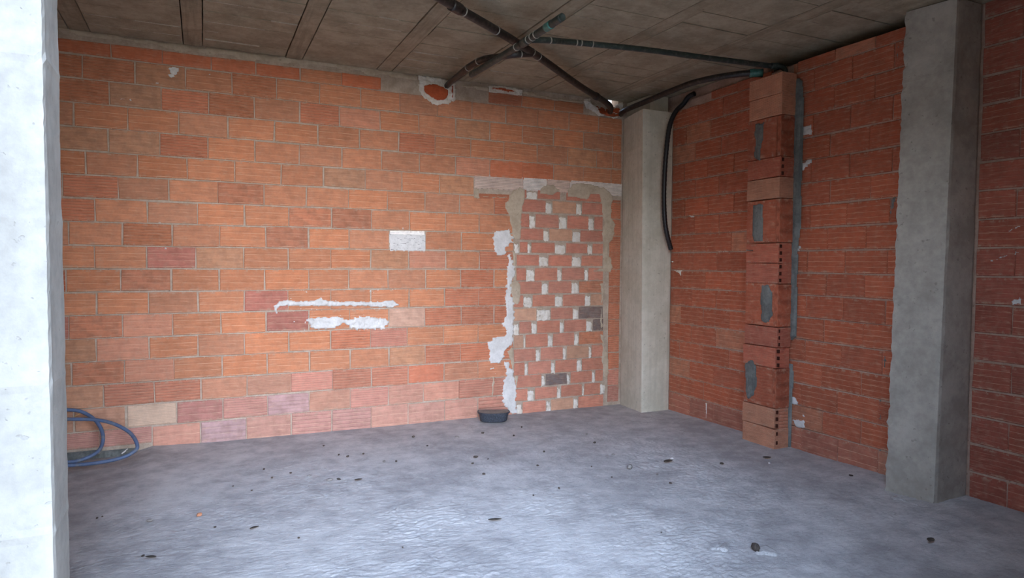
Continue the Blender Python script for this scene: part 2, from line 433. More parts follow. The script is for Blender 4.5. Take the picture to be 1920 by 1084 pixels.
# ------------------------------------------------------------------ relief patches (mortar, plaster) with real thickness
def inside(poly, x, y):
    c = False; n = len(poly); j = n-1
    for i in range(n):
        xi, yi = poly[i]; xj, yj = poly[j]
        if (yi > y) != (yj > y) and x < (xj-xi)*(y-yi)/(yj-yi)+xi: c = not c
        j = i
    return c
def relief(name, mapf, polys, mat, parent, res=.007, base=.0075, thick=.006, warp=(.012, .012), wf=(30, 30), seed=0., lump=.5, sink=.012, umax=99.):
    V = []; F = []
    for poly in polys:
        us = [p[0] for p in poly]; vs = [p[1] for p in poly]
        m = max(warp)+res
        u0, u1, v0, v1 = min(us)-m, max(us)+m, min(vs)-m, max(vs)+m
        nu, nv = int((u1-u0)/res)+2, int((v1-v0)/res)+2
        ins = {}
        for i in range(nu):
            for j in range(nv):
                u, v = u0+i*res, v0+j*res
                a = mn.noise(Vector((u*wf[0]+seed, v*wf[1], seed*1.7))); b = mn.noise(Vector((u*wf[0]-7+seed, v*wf[1]+31, seed)))
                if u < umax and inside(poly, u+a*warp[0]*1.6, v+b*warp[1]*1.6): ins[(i, j)] = 1
        keep = {}
        cells = []
        for (i, j) in ins:
            if (i+1, j) in ins and (i, j+1) in ins and (i+1, j+1) in ins: cells.append((i, j))
        cnt = {}
        for (i, j) in cells:
            for a, b in ((0, 0), (1, 0), (1, 1), (0, 1)): cnt[(i+a, j+b)] = cnt.get((i+a, j+b), 0)+1
        # erode the height towards the border
        edge = {k: 0 for k, c in cnt.items() if c < 4}
        fr = list(edge); lev = 0
        while fr and lev < 4:
            lev += 1; nf = []
            for (i, j) in fr:
                for a, b in ((1, 0), (-1, 0), (0, 1), (0, -1)):
                    q = (i+a, j+b)
                    if q in cnt and q not in edge: edge[q] = lev; nf.append(q)
            fr = nf
        ind = {}
        for (i, j), c in cnt.items():
            u, v = u0+i*res, v0+j*res
            l = edge.get((i, j), 4)
            if l == 0: h = base-sink
            else:
                h = base+thick*min(1, .55+.15*l)*(1+lump*(mn.noise(Vector((u*22+seed, v*22, seed)))+.6*mn.noise(Vector((u*60, v*60, seed+3)))))
            ind[(i, j)] = len(V); V.append(mapf(u, v, h))
        for (i, j) in cells: F.append((ind[(i, j)], ind[(i+1, j)], ind[(i+1, j+1)], ind[(i, j+1)]))
    if not F: return None
    return build(name, V, F, mat, parent, smooth=True, recalc=False)
def bp(*px): return [(at(x, y, 1, 0).x, at(x, y, 1, 0).z) for x, y in px]
def zp(x0, y0, *XY): return bp(*[(x0+X/6., y0+Y/6.) for X, Y in XY])
def blob(u, v, ru, rv, n=9): return [(u+ru*math.cos(6.283*i/n)*RND.uniform(.7, 1.15), v+rv*math.sin(6.283*i/n)*RND.uniform(.7, 1.15)) for i in range(n)]

# grey mortar band under the ceiling
band = relief('mortar_band', bmap, [
    bp((60,40),(113,47),(250,68),(390,87),(535,103),(706,125),(783,138),(783,152),(770,151),(740,146),(700,143),(640,133),(600,122),(560,122),(500,118),(480,117),(440,111),(420,104),(400,106),(390,105),(360,100),(330,98),(300,88),(210,77),(160,70),(113,61),(60,54)),
    bp((846,152),(918,164),(917,173),(895,168),(880,168),(856,162)),
    bp((979,170),(1040,180),(1094,189),(1094,194),(1075,194),(1060,192),(1045,192),(1030,189),(1010,184),(979,178))],
    MMG, wall_back, .011, .007, .007, (.01, .016), (9, 14), 1.)
# knocked-out pocket round the waste pipe
relief('broken_plaster_rim', bmap, [
    zp(690,100,(555,235),(650,250),(760,268),(880,290),(1000,330),(990,400),(990,540),(930,555),(900,590),(830,585),(790,600),(720,585),(680,545),(630,515),(600,480),(570,440),(565,340))],
    MPF, wall_back, .006, .004, .014, (.006, .006), (40, 40), 2., 1.1, .02)
relief('raw_brick_pocket', bmap, [zp(690,100,(618,362),(690,345),(760,348),(850,382),(905,420),(900,470),(878,520),(830,548),(770,540),(700,505),(645,465),(610,425)), zp(690,100,(922,365),(958,358),(955,512),(925,512))], MHOLE, wall_back, .006, .024, .006, (.004, .004), (30, 30), 3., .3, .03)
# chipped slot further right
relief('chipped_slot_rim', bmap, [zp(690,100,(1350,362),(1500,360),(1650,380),(1740,412),(1740,485),(1650,482),(1540,462),(1450,452),(1355,450))], MPF, wall_back, .006, .004, .012, (.006, .004), (30, 40), 5., 1., .02)
relief('slot_clay', bmap, [zp(690,100,(1375,380),(1480,388),(1600,408),(1650,420),(1640,448),(1540,440),(1500,425),(1420,412),(1385,418))], MHOLE, wall_back, .006, .020, .006, (.006, .003), (30, 40), 6., .3, .02)
# broken masonry in the top right corner
relief('broken_masonry', bmap, [zp(900,150,(1170,210),(1300,260),(1430,310),(1560,300),(1640,330),(1640,450),(1540,440),(1440,425),(1340,420),(1290,375),(1200,330),(1165,260))], MHOLE, wall_back, .012, -.012, .02, (.008, .008), (26, 26), 7., 1.2, .03, -.285)
relief('corner_plaster_lump', bmap, [
    zp(900,150,(1165,205),(1235,210),(1235,270),(1290,290),(1320,340),(1330,365),(1400,390),(1410,425),(1340,415),(1300,385),(1240,345),(1185,325),(1165,265)),
    zp(900,150,(1450,360),(1530,370),(1540,395),(1450,385)), zp(900,150,(1460,415),(1540,405),(1545,440),(1480,440)),
    zp(900,150,(1530,275),(1580,250),(1655,270),(1655,320),(1620,335),(1590,365),(1550,365),(1560,320))],
    MPF, wall_back, .006, .016, .030, (.007, .007), (30, 30), 8., 1.0, .05, -.285)

# lintel of white-washed ribbed brick over the blocked doorway
LB = Bricks(bmap); zl = [at(x, y, 1, 0).z for x, y in ((889,327),(1166,344))]; zb = [at(x, y, 1, 0).z for x, y in ((889,353),(1163,368))]
for i in range(4):
    tone, pat = sty('w' if i % 2 else 'c'); tone = (*[a*.6+b*.4 for a, b in zip(lin(228, 212, 200), tone[:3])], 1)
    LB.brick(xs[i]+.003, xs[i+1]-.003, (zb[0]+zb[1])/2, (zl[0]+zl[1])/2, .007, tone, (9/32., .5, .9, .1))
LB.build('lintel', wall_back)

# blocked doorway: smaller bricks laid crossways with plaster-filled gaps
DB = Bricks(bmap)
GAPS = [(880,320,[(235,330,[(640,765),(1020,1090)]),(345,480,[(855,935),(1200,1265)]),(500,650,[(670,745),(1005,1100),(1335,1405)]),(660,790,[(830,900),(1155,1250)]),(812,930,[(500,565),(650,695),(960,1085),(1325,1385)]),(950,1072,[(780,890),(1150,1260)])]),
 (880,480,[(135,275,[(635,735),(985,1040),(1290,1340)]),(285,420,[(810,890),(1145,1235)]),(435,565,[(605,710),(960,1050),(1295,1365)]),(580,715,[(755,915),(1160,1230)]),(725,858,[(495,560),(695,760),(1015,1065),(1310,1385)])]),
 (880,620,[(28,172,[(605,630),(880,940),(1180,1230)]),(182,322,[(745,800),(1050,1095),(1340,1375)]),(332,470,[(620,660),(915,965),(1205,1265)]),(478,606,[(805,855),(1095,1135),(1375,1415)]),(622,750,[(650,735),(985,1030),(1265,1290),(1465,1530)]),(765,905,[(530,600),(860,920),(1165,1225)])])]
codes = ['e','ey.','eseee','eye','eeese','ees','essss','ssx','sssy','ysz','sssz','yssx','ssys','ssss','szss','sssss','ssys']
lump_polys = []; shade_polys = []; cap_polys = []
ri = 0
for x0, y0, rows in GAPS:
    for ya, yb, gaps in rows:
        P0 = zp(x0, y0, (1000, ya), (1000, yb)); v1, v0 = P0[0][1]-.001, P0[1][1]+.0005
        if ri == len(codes)-1: v0 -= .05
        ends = []
        cur = 560 if ri < 4 else (530 if ri < 7 else 500)
        for a, b in gaps:
            if a > cur+6: ends.append((cur, a))
            cur = b
            ga, gb = zp(x0, y0, (a, (ya+yb)/2), (b, (ya+yb)/2)); w = gb[0]-ga[0]; hh = v1-v0
            if not (ri == 0 and a > 900): lump_polys.append([(ga[0]-.004, v0-.014), (gb[0]-.003, v0-.014), (gb[0]-.001, v0+hh*.55), (gb[0]-.012, v1-.016), (ga[0]-.002, v1-.012)])
            if w > .04: cap_polys.append([(ga[0]-.002, v1-.022), (gb[0]+.002, v1-.018), (gb[0], v1+.006), (ga[0], v1+.006)])
        ends.append((cur, 1500))
        for q, (a, b) in enumerate(ends):
            ga, gb = zp(x0, y0, (a, (ya+yb)/2), (b, (ya+yb)/2))
            if gb[0]-ga[0] < .02: continue
            code = codes[ri][min(q, len(codes[ri])-1)]
            tone, pat = sty('e' if code == '.' else code)
            DB.brick(ga[0]+.001, gb[0]-.001, v0, v1, .008+RND.uniform(-.002, .003), tone, pat, back=-.03, jit=.003)
        ri += 1
DLX = at(950, 560, 1, 0).x
DB.slab(DLX, JR+.01, -.12, at(1000, 356, 1, 0).z, -.0005, .0015)
door_infill = DB.build('blocked_doorway', wall_back, mats=(MB, MM)); door_infill['label'] = 'blocked-up doorway of small ribbed red bricks with white filled gaps'
relief('gap_filling', bmap, lump_polys, MPF, wall_back, .005, .000, .011, (.006, .007), (45, 45), 9., 1.0, .02)
relief('gap_mortar', bmap, cap_polys, MMG, wall_back, .0065, -.001, .008, (.004, .006), (40, 40), 9.5, .5, .02)
# smeared grey mortar round the doorway
relief('doorway_mortar', bmap, [
    zp(880,320,(40,200),(105,195),(110,280),(125,310),(90,325),(45,300)),
    zp(880,320,(120,282),(430,290),(430,312),(140,312)),
    zp(880,320,(490,215),(560,180),(625,195),(630,320),(600,420),(590,520),(585,640),(575,790),(520,790),(480,740),(470,660),(445,580),(440,500),(400,430),(395,360),(430,330),(440,270)),
    zp(880,480,(470,-60),(520,-60),(530,100),(525,250),(570,300),(585,380),(570,520),(540,560),(490,545),(470,460),(450,380),(440,290),(500,270),(500,140),(480,40)),
    zp(880,320,(770,265),(790,195),(860,150),(950,155),(1010,200),(1020,262),(900,275)),
    zp(880,320,(1090,240),(1110,190),(1150,150),(1220,130),(1310,150),(1420,160),(1500,180),(1560,215),(1610,270),(1615,350),(1600,420),(1600,520),(1640,600),(1635,700),(1600,790),(1570,830),(1550,930),(1580,1000),(1500,1000),(1500,850),(1480,700),(1520,600),(1490,500),(1480,380),(1450,270),(1360,275),(1340,340),(1250,320),(1180,295),(1100,300)),
    zp(880,480,(1510,0),(1590,0),(1615,130),(1590,190),(1480,180),(1340,185),(1400,150),(1500,130)),
    zp(880,480,(1450,290),(1500,300),(1520,390),(1500,540),(1470,540),(1480,450)),
    zp(880,480,(1470,560),(1490,580),(1490,700),(1515,790),(1470,840),(1460,760)),
    zp(880,620,(1460,20),(1510,30),(1520,200),(1560,250),(1570,440),(1550,550),(1510,540),(1500,440),(1470,330),(1490,220)),
    zp(880,620,(410,230),(470,180),(500,190),(510,380),(470,440),(460,340)),
    zp(880,620,(500,490),(550,490),(545,640),(505,640)),
    zp(880,620,(245,520),(290,510),(285,600),(270,740),(240,740))],
    MMG, wall_back, .0065, .0085, .006, (.008, .010), (22, 22), 10., .4, .012, -.285)
# white plaster left of the doorway
wp = [zp(690,440,(1590,-85),(1600,-70),(1600,-20),(1640,20),(1640,100),(1590,100),(1565,130),(1560,200),(1520,240),(1440,240),(1420,205),(1400,140),(1400,60),(1395,0),(1440,-45),(1560,-60)),
  zp(690,440,(1560,205),(1620,215),(1630,300),(1655,340),(1655,470),(1625,520),(1615,650),(1630,740),(1645,800),(1645,1085),(1550,1085),(1500,1000),(1540,930),(1550,850),(1530,750),(1550,600),(1545,440),(1570,340)),
  zp(690,610,(1560,-10),(1632,-10),(1632,230),(1600,240),(1540,290),(1550,350),(1510,390),(1490,430),(1410,435),(1370,440),(1345,380),(1350,280),(1325,200),(1380,160),(1410,125),(1540,120)),
  zp(690,610,(1520,400),(1590,405),(1600,480),(1640,490),(1650,640),(1675,700),(1670,900),(1700,990),(1600,1000),(1570,960),(1510,900),(1510,820),(1490,760),(1520,600),(1545,570),(1530,470)),
  zp(690,610,(1340,480),(1430,465),(1435,490),(1380,510)),
  zp(690,610,(1300,80),(1320,120),(1360,130),(1350,145),(1300,120))]
relief('plaster_smear', bmap, wp, MPL, wall_back, .006, .0105, .007, (.016, .004), (12, 75), 11., .35)
# two plaster strips where something was fixed to the wall
relief('plaster_strip', bmap, [zp(390,400,(720,1050),(790,985),(900,965),(1000,980),(1150,975),(1240,960),(1265,890),(1280,900),(1290,960),(1400,985),(1600,985),(1900,990),(2000,980),(2080,970),(2130,1000),(2160,1040),(2080,1068),(1900,1056),(1800,1050),(1400,1050),(1000,1052),(820,1052),(790,1080),(790,1130),(750,1130),(745,1080))],
    MPL, wall_back, .0055, .009, .014, (.012, .006), (34, 44), 12., .8)
relief('plaster_dab', bmap, [zp(390,570,(1080,200),(1130,150),(1250,145),(1400,135),(1520,150),(1570,180),(1640,140),(1800,135),(1920,145),(2000,150),(2040,190),(2040,230),(2000,250),(1980,290),(1800,290),(1640,300),(1590,260),(1540,230),(1460,250),(1400,285),(1200,290),(1130,250))],
    MPL, wall_back, .0055, .009, .014, (.024, .010), (34, 60), 13., .8)
MWB = rough_material('white_painted_clay', lin(206, 202, 196), lin(226, 222, 217), 20, .7, .004, .9, streak=(26, 26, 150), spotcol=lin(70, 58, 52), sfac=.85, stcol=lin(84, 72, 66), st=(.60, .66))
relief('white_painted_brick', bmap, [bp((729,437.5),(798.5,439),(798.5,472.5),(729.5,472))], MWB, wall_back, .006, .0085, .003, (.003, .004), (60, 60), 14., .6)
# splashes of plaster, plus white flecks standing in for daylight through pinholes
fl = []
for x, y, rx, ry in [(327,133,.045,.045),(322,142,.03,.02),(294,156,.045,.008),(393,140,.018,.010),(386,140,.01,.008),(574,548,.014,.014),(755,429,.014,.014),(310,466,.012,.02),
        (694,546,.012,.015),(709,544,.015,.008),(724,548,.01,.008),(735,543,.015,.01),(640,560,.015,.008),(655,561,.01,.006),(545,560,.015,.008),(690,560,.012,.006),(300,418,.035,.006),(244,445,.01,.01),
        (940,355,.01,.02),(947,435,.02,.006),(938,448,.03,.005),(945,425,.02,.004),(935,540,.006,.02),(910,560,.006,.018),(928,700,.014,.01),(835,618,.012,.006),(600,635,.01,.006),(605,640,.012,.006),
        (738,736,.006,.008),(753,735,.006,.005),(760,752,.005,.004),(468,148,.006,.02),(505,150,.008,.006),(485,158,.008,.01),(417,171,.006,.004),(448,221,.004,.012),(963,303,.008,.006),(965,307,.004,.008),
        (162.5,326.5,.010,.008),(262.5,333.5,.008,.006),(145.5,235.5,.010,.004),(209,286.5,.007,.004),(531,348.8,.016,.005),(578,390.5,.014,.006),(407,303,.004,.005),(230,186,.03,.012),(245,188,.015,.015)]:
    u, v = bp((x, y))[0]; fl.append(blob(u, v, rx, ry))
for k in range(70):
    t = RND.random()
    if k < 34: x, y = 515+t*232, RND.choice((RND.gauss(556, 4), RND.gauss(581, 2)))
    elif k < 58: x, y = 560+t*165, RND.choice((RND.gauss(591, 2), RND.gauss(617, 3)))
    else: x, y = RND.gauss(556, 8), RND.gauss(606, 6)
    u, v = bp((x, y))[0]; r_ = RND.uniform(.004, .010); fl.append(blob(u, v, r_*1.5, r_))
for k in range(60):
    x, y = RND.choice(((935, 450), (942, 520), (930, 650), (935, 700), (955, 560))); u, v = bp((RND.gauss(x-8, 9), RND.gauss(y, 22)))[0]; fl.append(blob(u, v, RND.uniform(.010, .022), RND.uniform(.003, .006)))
relief('plaster_daylight_fleck', bmap, fl, MPL, wall_back, .004, .008, .004, (.006, .004), (70, 70), 15., .6)
# shelf of mortar along the foot of the wall behind the hose
relief('foot_mortar', bmap, [bp((60,852),(125,846),(190,840),(258,836),(262,842),(262,870),(60,880))], MDG, wall_back, .012, .004, .03, (.01, .008), (12, 12), 16., .5, .03)

# ------------------------------------------------------------------ right wall (two planes: far stretch x = 0, near stretch set back)
rmap = lambda u, v, d: (-d, u, v)
RW = Bricks(rmap)
JF = {17:[(1150,[1105,1400])],16:[(1150,[960,1240])],15:[(1150,[830,1100,1395])],14:[(1150,[930,1220])],13:[(1150,[805,1065,1365])],12:[(1220,[508,775])],11:[(1220,[390,655,945])],
 10:[(1220,[500,775])],9:[(1220,[365,632,915])],8:[(1220,[485,755])],7:[(1220,[360,620,912])],6:[(1220,[470,740])],5:[(1220,[340,595,888])],4:[(1220,[462,735])],3:[(1220,[325,590,885])],2:[(1220,[442,715])],1:[(1220,[335,595,885])],0:[(1220,[445,710])]}
JN = {17:[(1440,[340,765,1220])],16:[(1440,[530,960,1430])],15:[(1440,[755,1210])],14:[(1440,[515,935,1415])],13:[(1440,[705,1145])],12:[(1440,[495,925,1405])],11:[(1440,[705,1160])],10:[(1440,[480,895,1375])],
 9:[(1440,[675,1115])],8:[(1440,[450,875,1350])],7:[(1440,[660,1095])],6:[(1440,[435,855,1325])],5:[(1440,[635,1075])],4:[(1440,[420,830,1290])],3:[(1440,[610,1050])],2:[(1440,[385,785,1250])],1:[(1440,[615,1050])],0:[(1440,[385,785,1240])]}
PY0, PY1 = -1.955, -1.625     # the boxed pilaster
CY = -2.93
ZR = 2.975
broken = {}
for r in range(18):
    jf = row_joints(JF[r], 0, 0, r, lambda q: q.y); jn = row_joints(JN[r], 0, 0, r, lambda q: q.y)
    v0, v1 = r*CH-.0025, (r+1)*CH-.0025
    if r == 0: v0 = -.1
    for seg, (a, b) in ((sorted(jf), (PY1-.06, -.475)), (sorted(jn), (CY, PY0+.05))):
        full = [a]+[j for j in seg if a+.02 < j < b-.02]+[b]
        for i in range(len(full)-1):
            u0, u1 = full[i], full[i+1]
            vv1 = v1
            if r == 17: vv1 = ZR+RND.uniform(-.012, .006)
            if r == 17 and u1 > -.70: continue
            if r == 17 and u0 > -1.0: vv1 = ZR-.03
            lastgap = seg is not None and i == 0 and b > -2.2 and False
            c = 'R' if RND.random() < .62 else ('Q' if RND.random() < .8 else 'x')
            if r > 11 and RND.random() < .4: c = 'Q'
            tone, pat = sty(c)
            if r == 0: tone = tuple(tone[q]*.8+lin(160, 142, 132)[q]*.2 for q in range(3))+(1,)
            jv = RND.uniform(.0008, .0026)
            d = .007+RND.uniform(-.003, .003)
            RW.brick(u0+jv, u1-jv, v0+RND.uniform(.004, .007), vv1-RND.uniform(.004, .007), d, tone, pat)
RW.slab(-2.935, .0, -.15, ZR-.02, -.11, .0); RW.slab(-3.4, -2.9, -.15, 3.2, -.24, -.205)
RW.slab(-3.0, .0, -.15, 3.2, -.27, -.24); RW.slab(-1.62, -.0, ZR-.02, 3.05, -.09, -.03)
MMR = rough_material('brown_mortar', lin(152, 124, 108), lin(180, 152, 134), 9, .7, .005, .5)
wall_right = RW.build('wall_right', mats=(MB, MMR))
tag(wall_right, 'red hollow-brick side wall between the two grey columns, split by the brick pilaster', 'wall', kind='structure')
def rp(*px): return [(at(x, y, 0, 0).y, at(x, y, 0, 0).z) for x, y in px]
relief('pale_mortar_dab', rmap, [
    rp((1503,232),(1512,237),(1524,230),(1524,256),(1518,256),(1506,256),(1499,246)), rp((1507,305),(1518,298),(1524,288),(1524,305),(1515,312),(1505,324),(1500,316),(1503,304)),
    rp((1484,745),(1491,742),(1497,753),(1499,762),(1490,760),(1484,757)), rp((1488,785),(1500,785),(1513,789),(1514,803),(1500,803),(1487,796)),
    rp((1500,765),(1508,775),(1513,787),(1510,787),(1503,772)), rp((1491,805),(1494,805),(1492,820),(1490,818)), rp((1501,806),(1505,810),(1503,814),(1499,810)),
    rp((1493,462),(1502,458),(1506,468),(1497,472)), rp((1497,521),(1505,522),(1500,525)), rp((1497,530),(1503,530),(1502,534),(1497,534))],
    MPL, wall_right, .006, .0095, .006, (.012, .010), (40, 40), 21., .5)
relief('joint_mortar', rmap, [
    rp((1657,655),(1661,656),(1664,676),(1663,700),(1656,698),(1655,680)), rp((1648,748),(1655,747),(1655,765),(1659,772),(1656,792),(1648,792)), rp((1647,840),(1655,840),(1653,858),(1647,860)),
    rp((1670,370),(1684,368),(1677,398),(1674,408),(1668,402)), rp((1681,85),(1688,82),(1689,112),(1682,118)), rp((1677,178),(1683,178),(1680,196),(1684,222),(1677,222))],
    MDG, wall_right, .008, .003, .008, (.008, .008), (30, 30), 22., .5)
relief('mortar_lip', rmap, [rp((1262,506),(1280,506),(1279,520),(1273,514)), rp((1290,402),(1303,404),(1303,410),(1295,409)), rp((1346,470),(1376,468),(1374,472),(1348,474)), rp((1323,754),(1328,754),(1327,788),(1325,788))], MPF, wall_right, .006, .0075, .005, (.004, .004), (30, 30), 23., .5)

NX = .08
nmap = lambda u, v, d: (NX-d, u, v)
NW = Bricks(nmap)
for r in range(20):
    v0, v1 = r*CH-.0025, (r+1)*CH-.0025
    if r == 0: v0 = -.1
    u = at(1900 if r % 2 == 0 else 1935, 600, 0, NX).y
    k = u
    while k < -3.2: k += .335
    seq = [k]
    while seq[-1] > -7.2: seq.append(seq[-1]-RND.uniform(.33, .34))
    for i in range(len(seq)-1):
        u1, u0 = min(seq[i], -3.231), seq[i+1]
        if u1-u0 < .03: continue
        c = 'R' if RND.random() < .5 else 'Q'
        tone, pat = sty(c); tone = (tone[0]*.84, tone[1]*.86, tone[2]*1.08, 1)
        jv = RND.uniform(.0012, .003)
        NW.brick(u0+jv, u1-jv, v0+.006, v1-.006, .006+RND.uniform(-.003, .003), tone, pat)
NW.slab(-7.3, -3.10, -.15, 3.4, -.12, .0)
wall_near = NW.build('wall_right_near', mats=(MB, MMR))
tag(wall_near, 'dim purplish-red brick wall at the right edge, beyond the broad grey column', 'wall', kind='structure')
relief('plaster_scrape', nmap, [[(at(x, y, 0, NX).y, at(x, y, 0, NX).z) for x, y in q] for q in (((1858,446),(1880,438),(1918,416),(1918,424),(1885,440),(1860,450)), ((1850,488),(1880,480),(1918,466),(1918,474),(1880,486),(1852,494)), ((1893,563),(1918,556),(1918,572),(1898,574)))],
    MPL, wall_near, .005, .0085, .003, (.012, .008), (80, 80), 24., .6)

# ------------------------------------------------------------------ columns
def column(name, bot, top, z0, z1, lifts, mat, label, chip=.006, seed=0., res=.03, jag=None):
    """four corners at foot and head; faces subdivided, arrises chipped, casting joints raised"""
    root = empty(name, (sum(b[0] for b in bot)/4, sum(b[1] for b in bot)/4, z0), label, 'column', kind='thing')
    V = []; F = []; zs = []
    z = z0
    while z < z1: zs.append(z); z += res
    zs.append(z1)
    ring = []
    for e in range(4):
        a, b = Vector(bot[e]), Vector(bot[(e+1) % 4]); n = max(4, int((b-a).length/res))
        for k in range(n): ring.append((e, k/n))
    m = len(ring)
    for z in zs:
        t = (z-z0)/(z1-z0)
        C = [Vector(bot[i]).lerp(Vector(top[i]), t) for i in range(4)]
        ctr = (C[0]+C[1]+C[2]+C[3])/4
        lift = sum(math.exp(-((z-l)/.011)**2) for l in lifts)
        for e, s in ring:
            p = C[e].lerp(C[(e+1) % 4], s)
            tng = (C[(e+1) % 4]-C[e]).normalized(); nr = Vector((tng.y, -tng.x))
            if nr.dot(p-ctr) < 0: nr = -nr
            q = p+nr*(.003*mn.noise(Vector((p.x*6, p.y*6, z*6+seed)))+.0015*mn.noise(Vector((p.x*25, p.y*25, z*25+seed)))+.0035*lift)
            if s == 0:
                q = p+(ctr-p).normalized()*(.004+chip*abs(mn.noise(Vector((e*7.1+seed, z*14, 3)))+.7*mn.noise(Vector((e*7.1+seed, z*45, 9)))))
                if jag is not None and e == jag: q = p+(p-ctr).normalized()*(.010*mn.noise(Vector((seed, z*10, 1)))+.008*mn.noise(Vector((seed, z*40, 5))))
            V.append((q.x, q.y, z))
    for i in range(len(zs)-1):
        for j in range(m): F.append((i*m+j, i*m+(j+1) % m, (i+1)*m+(j+1) % m, (i+1)*m+j))
    F.append(tuple(range(m))[::-1]); F.append(tuple((len(zs)-1)*m+j for j in range(m)))
    o = build('shaft', V, F, mat, root)
    return root
LIFTS = [.50, 1.02, 1.53, 2.03, 2.53]
pillar = column('concrete_pillar', [(-4.90,-3.22),(-4.573,-3.22),(-4.572,-2.955),(-4.90,-2.955)], [(-4.90,-3.22),(-4.572,-3.22),(-4.575,-2.955),(-4.90,-2.955)], -.06, 3.04,
    [.578, 1.047, 1.537, 2.035, 2.53], MCP, 'bright pale concrete pillar in the foreground, hiding part of the blue hose', .006, 1., .022)
ccol = column('concrete_column', [(-.338,-.482),(-.012,-.482),(-.012,-.012),(-.262,-.012)], [(-.372,-.482),(-.012,-.482),(-.012,-.012),(-.268,-.012)], -.08, 2.88, LIFTS, MCB,
    'slim brown-grey concrete column in the far corner behind the hanging black hose', .003, 2., .03)
V, F = [], []; box_vf(V, F, -.225, -.012, -.40, -.012, 2.88, 3.045); build('column_head', V, F, MCB, ccol)
column('concrete_column', [(-.245,-3.222),(.072,-3.222),(-.012,-2.945),(-.285,-2.945)], [(-.175,-3.222),(.072,-3.222),(-.012,-2.945),(-.228,-2.945)], -.06, 2.972, LIFTS, MCO,
    'broad dark grey concrete column with ragged edge, right of the brick pilaster', .006, 3., .025, 3)

# ------------------------------------------------------------------ boxed brick pilaster on the right wall
pil = empty('brick_pilaster', (-.09, -1.79, 0), 'narrow brick pilaster boxing a pipe on the red side wall, mortar-smeared', 'pilaster', kind='thing')
PX = -.178
pm = lambda u, v, d: (PX-d, u, v)
qm = lambda u, v, d: (u, PY0-d, v)
PB = Bricks(pm); z = -.06; k = 0
ph = [(-.06, .15, 'h'), (.15, .308, 'h'), (.308, .62, 'V'), (.62, .78, 'h'), (.78, .936, 'h'), (.936, 1.273, 'V'), (1.273, 1.43, 'h'), (1.43, 1.586, 'h'), (1.586, 1.924, 'V'), (1.924, 2.087, 'h'), (2.087, 2.244, 'h'), (2.244, 2.557, 'V'), (2.557, 2.718, 'h'), (2.718, 2.88, 'h')]
for i, (a, b, t) in enumerate(ph):
    jx = RND.uniform(-.006, .006)
    if t == 'h':
        c = {0: 'i', 1: 'i', 9: 'i', 12: 'i', 13: 'i'}.get(i, 'j'); tone, pat = sty(c)
        PB.brick(PY0+jx, PY1+jx, a+.003, b-.003, .003+RND.uniform(-.003, .003), tone, pat, back=-.145)
    else:
        tone, pat = sty('Q'); tone = (tone[0]*.98, tone[1]*1.02, tone[2]*1.05, 1)
        PB.brick(PY0+.035+jx, PY1+jx, a+.003, b-.003, .0+RND.uniform(-.004, .002), tone, (12/32., .1, .15, .1), back=-.145, vert=True)
        PB.brick(PY0+jx, PY0+.034+jx, a+.003, b-.003, -.004, tone, (3/32., .1, .5, .1), back=-.145, vert=True)
PB.build('front_bricks', pil)
# side facing the room's mouth: vertical ribbed bricks, with dark blocks along the edge painting the shade of open cells
SB = Bricks(qm)
for i, (a, b) in enumerate([(-.06, .31), (.31, .62), (.62, .936), (.936, 1.273), (1.273, 1.586), (1.586, 1.924), (1.924, 2.244), (2.244, 2.557), (2.557, 2.87)]):
    tone, pat = sty('j' if i != 0 else 'i'); tone = (tone[0]*.9, tone[1]*.85, tone[2]*.9, 1)
    SB.brick(PX+.045, -.03, a+.002, b-.002, -.004+RND.uniform(-.004, .004), tone, (14/32., .25, .5, .1), back=-.2, vert=True)
SB.build('side_bricks', pil)
MDARK = plain_material('painted_cell_shade', lin(70, 40, 32), 1., .1, .2, 30)  # dark colour paints the shade inside the hollow cells
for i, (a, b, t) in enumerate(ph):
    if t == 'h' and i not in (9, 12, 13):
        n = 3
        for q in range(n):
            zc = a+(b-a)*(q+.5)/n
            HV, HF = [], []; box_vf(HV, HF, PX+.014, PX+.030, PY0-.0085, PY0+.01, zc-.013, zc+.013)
            build('cell_shade', HV, HF, MDARK, pil)
def pp(*px): return [(at(x, y, 0, PX).y, at(x, y, 0, PX).z) for x, y in px]
def qp(*px): return [(at(x, y, 1, PY0).x, at(x, y, 1, PY0).z) for x, y in px]
for q_ in [
    pp((1415,232),(1434,226),(1434,260),(1430,275),(1428,303),(1414,300)), pp((1412,382),(1432,380),(1433,420),(1433,454),(1412,455),(1410,430)),
    pp((1427,534),(1440,530),(1449,545),(1450,590),(1444,606),(1428,606),(1425,575)), pp((1397,680),(1404,676),(1414,672),(1418,690),(1419,720),(1414,742),(1404,750),(1398,738))]:
    relief('mortar_smear', pm, [q_], MDG, pil, .008, .004, .006, (.008, .012), (20, 14), 31., .4)
# vertical grey mortar fillet between pilaster and wall
def rp2(*px): return [(min(at(x, y, 0, -.03).y, PY0+.03), at(x, y, 0, -.03).z) for x, y in px]
relief('mortar_fillet', rmap, [rp2((1470,150),(1503,150),(1506,190),(1505,260),(1502,330),(1501,400),(1500,430),(1496,460),(1494,520),(1494,560),(1493,600),(1492,632),(1484,640),(1470,640))], MDG, pil, .009, .024, .013, (.005, .012), (14, 10), 32., .4, .005)
relief('mortar_fillet', rmap, [rp2((1466,678),(1486,680),(1487,720),(1484,750),(1484,790),(1482,840),(1462,838))], MDG, pil, .009, .024, .010, (.005, .012), (14, 10), 33., .4, .005)

